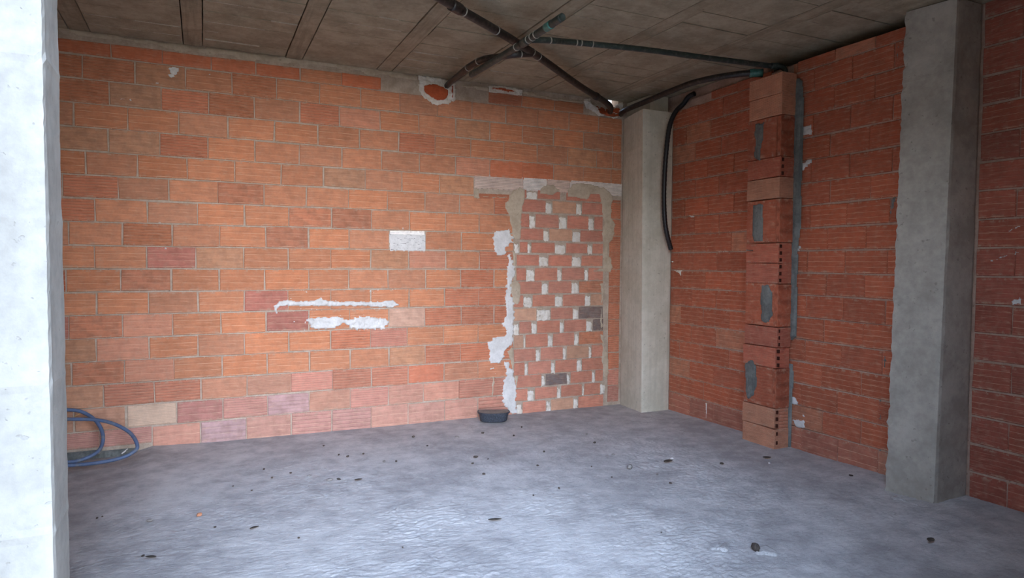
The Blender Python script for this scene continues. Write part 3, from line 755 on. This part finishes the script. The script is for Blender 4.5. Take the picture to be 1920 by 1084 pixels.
# ------------------------------------------------------------------ floor
def floor_z(x, y):
    xs_, zs_ = (-4.68, -4.5, -4.1, -2.8, -.33), (-.03, .018, 0., -.013, -.03)
    if x <= xs_[0]: b = zs_[0]
    elif x >= xs_[-1]: b = zs_[-1]
    else:
        for i in range(4):
            if xs_[i] <= x <= xs_[i+1]: b = zs_[i]+(zs_[i+1]-zs_[i])*(x-xs_[i])/(xs_[i+1]-xs_[i])
    z = b*math.exp(y/.6) if y < 0 else b
    if x > -1 and y < -2.2: z += .016*min(1, (-2.2-y))*min(1, x+1)
    return z
V, F = [], []
def steps(a, b, st):
    n = max(1, round((b-a)/st)); return [a+(b-a)*k/n for k in range(n)]
GX = steps(-7.5, -5.3, .08)+steps(-5.3, -5.0, .02)+steps(-5.0, -.3, .008)+steps(-.3, .12, .0135)+steps(.12, .4, .08)+[.4]
GY = steps(-7.1, -4.7, .08)+steps(-4.7, -4.3, .02)+steps(-4.3, -2.0, .0075)+steps(-2.0, .0, .012)+steps(0., .24, .08)+[.24]
nx, ny = len(GX)-1, len(GY)-1
ca, sa = math.cos(-.35), math.sin(-.35)
N_ = lambda a, b, c: mn.noise(Vector((a, b, c)))
for y in GY:
    for x in GX:
        z = floor_z(x, y)+.004*N_(x*1.7, y*1.7, 0)
        if x > -5.35 and y > -4.75:
            p, q = x*ca+y*sa, -x*sa+y*ca
            r1 = 1-abs(N_(p*7+.6*N_(x*3, y*3, 1), q*17, 2))*2
            r2 = 1-abs(N_(p*20+1.5*N_(x*5, y*5, 9), q*34+1.5*N_(x*6, y*6, 4), 5))*2
            r3 = N_(p*44+2*N_(x*9, y*9, 3), q*70+2*N_(x*8, y*8, 6), 8)
            pat = max(0., min(1., .45+1.6*N_(x*1.3+5, y*1.6, 7)+.7*N_(x*4, y*5, 8)))
            w = .35+.65*min(1., max(0., (-y-.1)/1.6))
            z += w*(.0016*r1+(.0007+.0022*pat*pat)*r2+(.0012+.0040*pat*pat)*r3)-.0025
        V.append((x, y, z))
for j_ in range(ny):
    for i_ in range(nx):
        a = j_*(nx+1)+i_; F.append((a, a+1, a+nx+2, a+nx+1))
# underside, so the slab has its thickness
n = len(V); X0, X1, Y0, Y1 = GX[0], GX[-1], GY[0], GY[-1]
V += [(X0, Y0, -.3), (X1, Y0, -.3), (X1, Y1, -.3), (X0, Y1, -.3)]; F.append((n+3, n+2, n+1, n))
floor = build('floor', V, F, MFL, smooth=True, recalc=False); tag(floor, 'rough pale grey screed floor scattered with crumbs', 'floor', kind='structure')
def on_floor(x, y): return at_plane(x, y, Vector((0, 0, .0)), Vector((0, 0, 1)))
fmap = lambda u, v, d: (u, v, floor_z(u, v)+d)
def fp(*px): return [tuple(on_floor(x, y)[:2]) for x, y in px]
relief('screed_splash', fmap, [fp((1405,1026),(1425,1020),(1450,1022),(1462,1034),(1455,1044),(1430,1042),(1412,1038)), fp((1328,1026),(1355,1018),(1382,1022),(1375,1030),(1350,1036),(1332,1034)), fp((1650,925),(1680,935),(1730,952),(1722,954),(1670,936))],
    MFL, floor, .010, .003, .007, (.02, .02), (14, 14), 41., .5, .012)

# ------------------------------------------------------------------ ceiling: joists and hollow blocks
HC = 3.05
ceil_root = None
V, F = [], []
JX = [-5.71, -4.98, -4.255, -3.525, -2.79, -2.055, -1.325, -.600]
JWD = .122
spans = []
prev = -7.5
for jx in JX+[.30]:
    spans.append((prev, jx)); prev = jx+JWD
YF = -3.35; CANX = -3.45
for a, b in spans:
    y = -.02
    off = RND.uniform(-.012, .012)
    while y > YF:
        y2 = max(y-.2+RND.uniform(-.004, .004), YF)
        dz = RND.uniform(0, .008)
        x0, x1 = a+.008, b-.008
        box_vf(V, F, x0, x1, y2+.0025, y-.0025, HC+dz, HC+.12); y = y2
box_vf(V, F, -7.5, .3, YF, .15, HC+.125, HC+.2)
ceiling = build('ceiling', V, F, MCE); tag(ceiling, 'low ceiling of grey-brown concrete blocks between joists', 'ceiling', kind='structure')
for jx in JX:
    V, F = [], []; n = 60
    prof = []
    for i in range(n+1):
        y = -.02+(YF+.02)*i/n
        e1 = .003*mn.noise(Vector((jx*9, y*7, 0))); e2 = .003*mn.noise(Vector((jx*9, y*7, 5))); dz = .002*mn.noise(Vector((jx, y*9, 2)))
        prof.append(len(V)); V += [(jx+e1, y, HC+.002+dz), (jx+JWD+e2, y, HC+.002+dz), (jx+JWD, y, HC+.1), (jx, y, HC+.1)]
    for i in range(n):
        a, b = prof[i], prof[i+1]
        for k in range(4): F.append((a+k, a+(k+1) % 4, b+(k+1) % 4, b+k))
    build('joist', V, F, MCJ, ceiling)
# squeezed-out pale mortar along some block joints
V, F = [], []
for a, b in spans:
    for k in range(1, 14):
        y = -.02-.2*k
        if RND.random() < (.75 if k < 5 else .3):
            x = a+.02
            while x < b-.05:
                ln = RND.uniform(.08, .4)
                if RND.random() < .6: box_vf(V, F, x, min(x+ln, b-.01), y-.002, y+.002, HC-.001, HC+.01)
                x += ln+RND.uniform(.02, .12)
build('mortar_line', V, F, MSQ, ceiling)
# edge beam on the column line and the bearing strip over the back wall
V, F = [], []; box_vf(V, F, -7.5, .3, -3.32, -2.90, 2.978, HC+.12); build('edge_beam', V, F, MCJ, ceiling)
V, F = [], []; box_vf(V, F, CANX, .3, -5.05, -3.34, HC+.02, HC+.2); build('light_block_canopy', V, F, MCE, ceiling)  # second slab: unseen, stretched out to cut skylight on the right

# ------------------------------------------------------------------ unseen walls, some added or sized to shut off light
def wallbox(name, x0, x1, y0, y1, z0, z1, mat, label):
    V, F = [], []; box_vf(V, F, x0, x1, y0, y1, z0, z1); o = build(name, V, F, mat); return tag(o, label, 'wall', kind='structure')
wallbox('wall_left', -7.5, -7.4, -3.2, 0, -.2, 3.06, MCO, 'left end wall of the room, out of the picture')
wallbox('wall_front_left', -7.4, -4.925, -3.22, -3.0, -.2, 3.06, MCO, 'front wall left of the bright pillar, out of the picture')
wallbox('wall_light_block_front', -2.65, .075, -5.2, -5.1, -.2, 3.2, MCO, 'unseen front wall on the right, sized to block light')  # out of view, placed and sized to darken the right side
wallbox('wall_pillar_shade', -5.25, -4.94, -5.2, -3.24, -.2, 3.06, MCO, 'added unseen wall that shades the front of the pale pillar')  # added out of view to keep sky glow off the pillar front
wallbox('wall_light_block_yard', -9.15, -9.0, -14, -3.24, -.2, 4.5, MCO, 'added unseen wall blocking side light left of the entrance')  # added out of view to cut light coming from the left

# ------------------------------------------------------------------ pipes under the ceiling
def pipe(name, path, rad, mat, label, n=10, hollow=0., seg=18, rfun=None):
    P = spline(path, n); c = P[len(P)//2]
    root = empty(name, P[0], label, 'pipe'); V, F = [], []; tube(V, F, P, rad, seg, hollow=hollow, rfun=rfun)
    build('pipe_run', V, F, mat, root, smooth=True); return root, P
def band_on(root, name, c, t, rad, width, mat, thick=.0025, wob=0.):
    t = Vector(t).normalized(); V, F = [], []
    tube(V, F, [Vector(c)-t*width/2, Vector(c)-t*width/4, Vector(c)+t*width/4, Vector(c)+t*width/2], rad+thick, 18, rfun=(lambda s: 1+wob*math.sin(9*s)) if wob else None)
    return build(name, V, F, mat, root, smooth=True)
def along(P, px):                                     # the path point nearest to a measured place, and its direction
    best = None
    for i in range(len(P)-1):
        v = P[i]-CAM; z = v.dot(BF); x = W/2+FPX*v.dot(BR)/z; y = H/2-FPX*v.dot(BU)/z
        d = (x-px[0])**2+(y-px[1])**2
        if best is None or d < best[0]: best = (d, P[i], P[i+1]-P[i])
    return best[1], best[2]
def A3(x, y, z): return at(x, y, 2, z)
def band_px(root, P, px, rad, name='cable_tie', width=.008, mat=MTIE, thick=.003, wob=0.):
    c, t = along(P, px); return band_on(root, name, c, t, rad, width, mat, thick, wob)

RA, RB, RD = .028, .023, .020
a_end = at(1160, 210, 1, .02); a_end.z = 2.93
d = A3(985, 90, 2.965)-A3(840, 5, 2.965)
pA = [A3(840, 5, 2.965)-d*.55, A3(840, 5, 2.965), A3(985, 90, 2.965), A3(1085, 160, 2.955), A3(1140, 195, 2.945), Vector((-.435, -.025, 2.94))]
rootA, PA = pipe('waste_pipe', pA, RA, MBK, 'long black waste pipe running diagonally to the broken corner, with a bent branch')
for px in ((872,24),(935,62),(992,99),(1002,104)): band_px(rootA, PA, px, RA)
band_px(rootA, PA, (850,9), RA, 'pipe_socket', .09, MBK, .007)
band_px(rootA, PA, (1118,180), RA, 'pipe_socket', .05, MBK, .006)
# branch from the long pipe into the knocked-out pocket
c0, t0 = along(PA, (1000,103))
pC = [Vector((hole_mid+.05, .04, 2.935)), at(838, 161, 1, -.02), A3(862, 140, 2.94), A3(882, 124, 2.94), A3(905, 112, 2.935), A3(935, 107, 2.925), A3(965, 102, 2.925), c0-t0.normalized()*.0+Vector((0, 0, -.01))]
PC = spline(pC, 10); V, F = [], []; tube(V, F, PC, .025, 18); build('branch_run', V, F, MBK, rootA, smooth=True)
for px in ((879,128),(899,116),(975,101)): band_px(rootA, PC, px, .025)
# grey-green pipe with an open taped end
pBt = [A3(884, 140, 2.868), A3(935, 109, 2.858), A3(985, 78, 2.845), A3(1054, 32, 2.835)]
rootB, PBp = pipe('drain_pipe', pBt, RB, MGR, 'grey-green pipe with an open teal-taped end and a long run across to the pilaster top', 10, .12)
band_px(rootB, PBp, (1032,47), RB, 'teal_tape', .07, MTEAL, .003, .03)
for px in ((1000,69),(990,75),(978,82),(967,90),(1008,63)): band_px(rootB, PBp, px, RB, 'cable_tie', .006)
band_px(rootB, PBp, (987,77), RB, 'pipe_socket', .09, MGR, .005)
# lateral grey-green pipe across to the side wall
pD = [A3(996, 75, 2.87), A3(1035, 76, 2.90), A3(1080, 80, 2.945), A3(1200, 92, 2.96), A3(1330, 109, 2.96), A3(1440, 123, 2.96), at(1462, 126, 0, -.085)]
pD[-1].z = 2.955; e = pD[-1]
pD += [e+Vector((.045, -.008, -.022)), e+Vector((.05, -.01, -.075))]
rootD = rootB; PD = spline(pD, 10); V, F = [], []; tube(V, F, PD, RD, 18); build('cross_run', V, F, MGR, rootD, smooth=True)
for px in ((1032,76),(1080,80),(1093,82),(1108,84)): band_px(rootD, PD, px, RD)
band_px(rootD, PD, (1452,125), RD, 'pipe_elbow', .06, MGR, .006)
# dark pipe along the side wall's head
pE = [Vector((-.325, -.055, 2.918)), A3(1172, 207, 2.925), A3(1212, 190, 2.945), A3(1260, 170, 2.95), A3(1300, 155, 2.953), A3(1350, 144, 2.953), A3(1395, 138, 2.95), A3(1424, 137, 2.945)]
rootE, PE = pipe('waste_pipe', pE, .025, MBK, 'dark pipe along the head of the side wall with a teal-taped end')
c1, t1 = PE[-3], PE[-1]-PE[-4]
band_on(rootE, 'teal_tape', PE[-4], t1, .025, .10, MTEAL, .007, .10)
# hanging black hose
pF = [Vector((-.030, -.80, 2.987)), Vector((-.032, -.72, 2.975)), at(1281, 195, 1, -.66), at(1266, 211, 1, -.63), at(1255, 240, 1, -.62), at(1248, 300, 1, -.61), at(1245, 370, 1, -.60), at(1248, 425, 1, -.60), at(1258, 468, 1, -.60)]
P = spline(pF, 10); rootF = empty('corrugated_conduit', P[0], 'thick black hose hanging from the wall head down past the far corner column', 'hose')
V, F = [], []; P = spline(pF, 40); tube(V, F, P, .022, 14, hollow=.05, rfun=lambda s: 1+.05*math.sin(s*420)); build('hose_run', V, F, MHOSE, rootF, smooth=True)

# ------------------------------------------------------------------ blue hose coil leaning on the back wall
p0, p1 = Vector((-5, -.045, .37)), Vector((-5, -.36, .055))
nrm = Vector((1, 0, 0)).cross(p1-p0).normalized()
def onlean(x, y): return at_plane(x, y, p0, nrm)
hr = .0125
L1 = [onlean(*q) for q in ((60,772),(100,766),(125,768),(150,771),(172,782),(186,797),(193,815),(192,832),(184,846),(166,857),(145,864),(125,866))]
cx = L1[0].x-.25
L1b = [Vector((-5.42, L1[-1].y+.05, L1[-1].z+.03)), Vector((-5.55, -.2, .2))]
L2 = [onlean(*q) for q in ((60,783),(125,785.5),(170,786),(200,790),(225,799),(245,812),(256,826),(258,838),(250,846),(235,854),(210,861),(180,866),(150,869),(125,870.5),(80,871))]
for q in L2:
    q.y -= .02 if q.z < .15 else .0
path = [Vector((-5.75, -.05, .2))]+[q+Vector((0, -.005, 0)) for q in L1]+L1b+[Vector((-5.5, -.045, .31))]+[q+Vector((0, -.012, 0)) for q in L2]+[Vector((-5.45, -.38, .05)), Vector((-5.7, -.3, .06))]
for q in path:
    q.z = max(q.z, floor_z(q.x, q.y)+hr+.006); q.y = min(q.y, -.035)
hose = empty('garden_hose', (-4.9, -.2, .04), 'dusty blue hose coiled against the back wall beside the pale pillar', 'hose')
V, F = [], []; tube(V, F, spline(path, 12), hr, 14); build('hose_coil', V, F, MBLUE, hose, smooth=True)
# bits lying at the foot of the wall by the hose
def lump(name, loc, r, mat, label, cat, group=None, flat=.6, seed=0.):
    bm = bmesh.new(); bmesh.ops.create_icosphere(bm, subdivisions=2, radius=1)
    sx, sy = RND.uniform(.7, 1.4), RND.uniform(.6, 1.1); a = RND.uniform(0, 6.28)
    for v in bm.verts:
        k = 1+.45*mn.noise(v.co*1.3+Vector((seed*3.1, seed, 0)))
        x, y, z = v.co.x*sx*k, v.co.y*sy*k, v.co.z*flat*k
        v.co = Vector((x*math.cos(a)-y*math.sin(a), x*math.sin(a)+y*math.cos(a), z))*r
    me = bpy.data.meshes.new(name); bm.to_mesh(me); bm.free(); o = link(name, me, mat); o.location = loc
    return tag(o, label, cat, group)
def floor_lump(x, y, r, mat, name, label, cat, group=None, flat=.6):
    q = on_floor(x, y); z = floor_z(q.x, q.y); q = at_plane(x, y, Vector((0, 0, z+r*.3)), Vector((0, 0, 1)))
    return lump(name, (q.x, q.y, z+r*flat*.75+.004), r, mat, label, cat, group, flat, x*.37+y)
bw = at(184, 847, 1, -.06)
V, F = [], []; wr = empty('metal_washer', bw, 'pale round washer at the wall foot inside the blue hose loops', 'washer')
tube(V, F, [bw+Vector((math.cos(a)*.012, -.012, math.sin(a)*.012)) for a in [k*6.283/16 for k in range(16)]], .004, 8, closed=True); build('ring', V, F, MSTEEL, wr, smooth=True)
c = at(233, 847, 1, -.07)
V, F = [], []; box_vf(V, F, -.02, .012, -.004, .004, -.004, .004); box_vf(V, F, .008, .03, -.003, .003, .0, .005)
sc = build('plastic_scrap', V, F, MPL); sc.location = (c.x, -.075, c.z); sc.rotation_euler = (0, -.6, .2); tag(sc, 'small white scrap on the mortar ledge near the hose end', 'scrap')

# ------------------------------------------------------------------ black tub on the floor
tz = floor_z(-1.78, -.22)
tub = empty('mortar_tub', (-1.775, -.215, tz+.004), 'low black plastic tub filled with dry cement, at the foot of the back wall', 'tub')
def dshape(w, dep, n=26, back=.055):
    pts = []
    for i in range(n+1):
        a = math.pi*i/n; pts.append((-math.cos(a)*w, -dep*math.sin(a)**.75 if 0 < i < n else 0.))
    pts += [(w*.97, back*.7), (w*.88, back), (-w*.88, back), (-w*.97, back*.7)]
    return pts
def dring(w, dep, z, back=.055): return [Vector((x, y, z)) for x, y in dshape(w, dep, back=back)]
V, F = [], []
rings = [dring(.112, .082, .0, .042), dring(.122, .090, .01, .046), dring(.136, .104, .072, .055), dring(.146, .113, .075, .062), dring(.147, .114, .086, .063), dring(.139, .107, .088, .056), dring(.136, .104, .084, .054), dring(.13, .1, .074, .05)]
m = len(rings[0])
for r_ in rings: V += r_
for i in range(len(rings)-1):
    for j in range(m): F.append((i*m+j, i*m+(j+1) % m, (i+1)*m+(j+1) % m, (i+1)*m+j))
F.append(tuple(range(m))[::-1]); F.append(tuple((len(rings)-1)*m+j for j in range(m)))
R_ = Matrix.Rotation(math.radians(-20), 3, 'Z')
to = build('tub_body', [tub.location+R_ @ v for v in V], F, MTUB, tub)
V, F = [], []
top = dring(.137, .105, .0868, .055); V += top+[Vector((0, -.02, .0885))]
for j in range(len(top)): F.append((j, (j+1) % len(top), len(top)))
V2 = dring(.134, .102, .074, .052); n = len(V); V += V2
for j in range(len(top)): F.append((j, n+j, n+(j+1) % len(top), (j+1) % len(top)))
build('dried_cement', [tub.location+R_ @ v for v in V], F, MFILL, tub)

# ------------------------------------------------------------------ pegs left in column and pilaster
def peg(p, dirv, ln, label):
    root = empty('masonry_nail', p, label, 'nail'); V, F = [], []; dv = Vector(dirv).normalized()
    tube(V, F, [p, p+dv*ln*.5, p+dv*ln], .0035, 8); build('shank', V, F, MSTEEL, root, smooth=True)
    V, F = [], []; tube(V, F, [p+dv*ln, p+dv*(ln+.004)], .007, 10); build('head', V, F, MSTEEL, root)
q = at(1266, 490, 1, -.484); q.y = -.487
peg(Vector((-.02, -.485, q.z)), (-.55, -1, -.05), .11, 'thin nail sticking out of the far corner column below the hose end')
q = at(1412, 470, 0, PX); peg(Vector((PX-.004, q.y, q.z)), (-1, .2, .05), .05, 'short nail sticking out of the brick pilaster at mid height')

# ------------------------------------------------------------------ crumbs on the floor
G1 = 'dark crumbs scattered over the floor'
for i, (x, y, r) in enumerate([(510,897,.013),(635,900,.014),(268,1044,.009),(182,973,.009),(192,970,.007),(472,921,.008),(495,881,.011),(635,854,.011),(607,837,.010),(978,802,.013),(905,813,.014),(963,818,.013),
      (775,820,.016),(1115,831,.014),(1020,848,.014),(892,858,.017),(743,866,.012),(886,870,.011),(915,862,.007),(1008,874,.010),(907,890,.013),(652,857,.013),(681,852,.012),(1109,876,.008),
      (1257,907,.011),(1048,917,.012),(1353,870,.014),(1595,893,.012),(437,913,.008),(545,888,.009),(403,990,.009),(560,1010,.008),(1147,896,.008),(801,837,.009),(1000,930,.008),(1240,1000,.007),(755,1028,.006)]):
    floor_lump(x, y, r*.8, MCRUMB, 'rubble_crumb', 'tiny dark crumb of rubble lying on the grey floor', 'crumb', G1)
G2 = 'grey lumps scattered over the floor'
for i, (x, y, r) in enumerate([(618,900,.022),(857,820,.02),(280,977,.02),(720,866,.018),(1150,853,.014),(1100,815,.016),(580,893,.015),(1232,890,.014)]):
    floor_lump(x, y, r*.8, MGCRUMB, 'mortar_crumb', 'dull grey crumb of mortar lying on the floor', 'crumb', G2, .4)
floor_lump(373, 967, .016, MCLAY, 'brick_chip', 'small orange brick chip on the floor in front of the blue hose', 'brick chip')
floor_lump(1180, 878, .022, MGCRUMB, 'pebble', 'round grey pebble left of the curled leaf near the middle of the floor', 'pebble', None, .8)
floor_lump(1417, 1031, .026, MCRUMB, 'stone', 'dark stone at the edge of a cement splash in the front of the floor', 'stone', None, .8)
floor_lump(1442, 870, .011, MPL, 'plaster_chip', 'tiny white plaster chip beside a dark leaf near the pilaster foot', 'plaster chip')
floor_lump(1260, 861, .012, MPL, 'plaster_chip', 'tiny white plaster chip behind the curled leaf in mid floor', 'plaster chip')
def leaf(x, y, ln, wd, rot, label, curl=.3, mat=MLEAF):
    q = on_floor(x, y); z = floor_z(q.x, q.y)+.008; V, F = [], []; n = 9
    for i in range(n+1):
        t = i/n; w = wd*math.sin(math.pi*min(1, t*.93+.05))**.8+.0008
        zz = curl*ln*(t-.5)**2
        V += [((t-.5)*ln, -w, zz+w*.5), ((t-.5)*ln, 0, zz), ((t-.5)*ln, w, zz+w*.6)]
        V += [((t-.5)*ln, -w, zz+w*.5+.0012), ((t-.5)*ln, 0, zz+.0014), ((t-.5)*ln, w, zz+w*.6+.0012)]
    for i in range(n):
        a, b = i*6, i*6+6
        F += [(a, a+1, b+1, b), (a+1, a+2, b+2, b+1), (a+3, b+3, b+4, a+4), (a+4, b+4, b+5, a+5), (a, b, b+3, a+3), (a+2, a+5, b+5, b+2)]
    F += [(0, 3, 4, 1), (1, 4, 5, 2), (n*6, n*6+1, n*6+4, n*6+3), (n*6+1, n*6+2, n*6+5, n*6+4)]
    o = build('dry_leaf', V, F, mat, smooth=True); o.location = (q.x, q.y, z); o.rotation_euler = (0, 0, rot)
    return tag(o, label, 'leaf')
leaf(1253, 868, .085, .017, .1, 'curled dry dark leaf on the floor right of the grey pebble')
leaf(928, 978, .075, .010, -.25, 'narrow dry leaf lying alone in the bright front of the floor', .2)
leaf(1745, 1019, .060, .016, .3, 'dark crumpled leaf on the shaded floor in front of the broad column', .5)
leaf(1438, 861, .060, .014, -.5, 'small dark leaf on the floor near the foot of the brick pilaster', .4)
leaf(283, 1049, .050, .009, -.4, 'small dark twig-like leaf on the floor nearest the pale pillar', .3)
leaf(477, 993, .050, .008, .4, 'thin dark leaf fragment on the floor at the lower left', .2)
leaf(672, 902, .050, .008, .0, 'thin dark leaf fragment on the floor below the white plaster dabs', .2)
s0 = at(158, 777, 1, -.03); V, F = [], []; st = empty('straw', s0, 'bit of yellow straw stuck to the wall inside the blue hose loop', 'straw')
tube(V, F, [at(140, 781, 1, -.016), at(150, 776, 1, -.016), at(152, 773, 1, -.016)], .003, 6); build('stalk', V, F, MSTRAW, st)

# ------------------------------------------------------------------ outside
V, F = [], []; box_vf(V, F, -60, 60, -80, -7.1, -.35, -.05); box_vf(V, F, -60, -7.5, -7.1, 0, -.35, -.05)
gr = build('ground', V, F, MGROUND); tag(gr, 'open yard in front of the building, out of the picture', 'ground', kind='structure')
wd = bpy.data.worlds.new('sky'); S.world = wd; wd.use_nodes = True; nt = wd.node_tree; nt.nodes.clear(); g = G(nt)
out = g.n('OutputWorld'); bg = g.n('Background'); nt.links.new(bg.outputs[0], out.inputs[0])
tc = g.n('TexCoord').outputs['Generated']; sx = g.n('SeparateXYZ'); g.put(sx.inputs[0], tc)
sky = g.mix(g.ramp(sx.outputs[2], -.05, .7), (.97, .98, 1.03), (.52, .75, 1.18))
nv = g.n('VectorMath', operation='NORMALIZE'); g.put(nv.inputs[0], tc)
dv = g.n('VectorMath', operation='DOT_PRODUCT'); g.put(dv.inputs[0], nv.outputs[0]); dv.inputs[1].default_value = Vector((-.46, -1, .15)).normalized()
glow = g.math('MULTIPLY', g.ramp(dv.outputs['Value'], .5, 1.0), 7.0)
kk = g.n('CombineColor'); [g.put(kk.inputs[i], g.math('ADD', glow, 1.0)) for i in range(3)]
sky = g.mix(1.0, sky, kk.outputs[0], 'MULTIPLY')
g.put(bg.inputs[0], sky); bg.inputs[1].default_value = 2.2
sun = bpy.data.lights.new('sun', 'SUN'); sun.energy = 1.0; sun.angle = math.radians(3); sun.color = (1, .93, .82)
so = bpy.data.objects.new('sun', sun); COL.objects.link(so)
so.rotation_euler = Vector((-.35, -.55, -.75)).to_track_quat('-Z', 'Y').to_euler()

# ------------------------------------------------------------------ render look
S.view_settings.view_transform = 'Standard'; S.view_settings.look = 'None'; S.view_settings.gamma = 1
S.view_settings.use_curve_mapping = False; S.view_settings.exposure = 0.34
S.cycles.use_denoising = True; S.cycles.max_bounces = 8; S.cycles.diffuse_bounces = 6
S.cycles.caustics_reflective = False; S.cycles.caustics_refractive = False
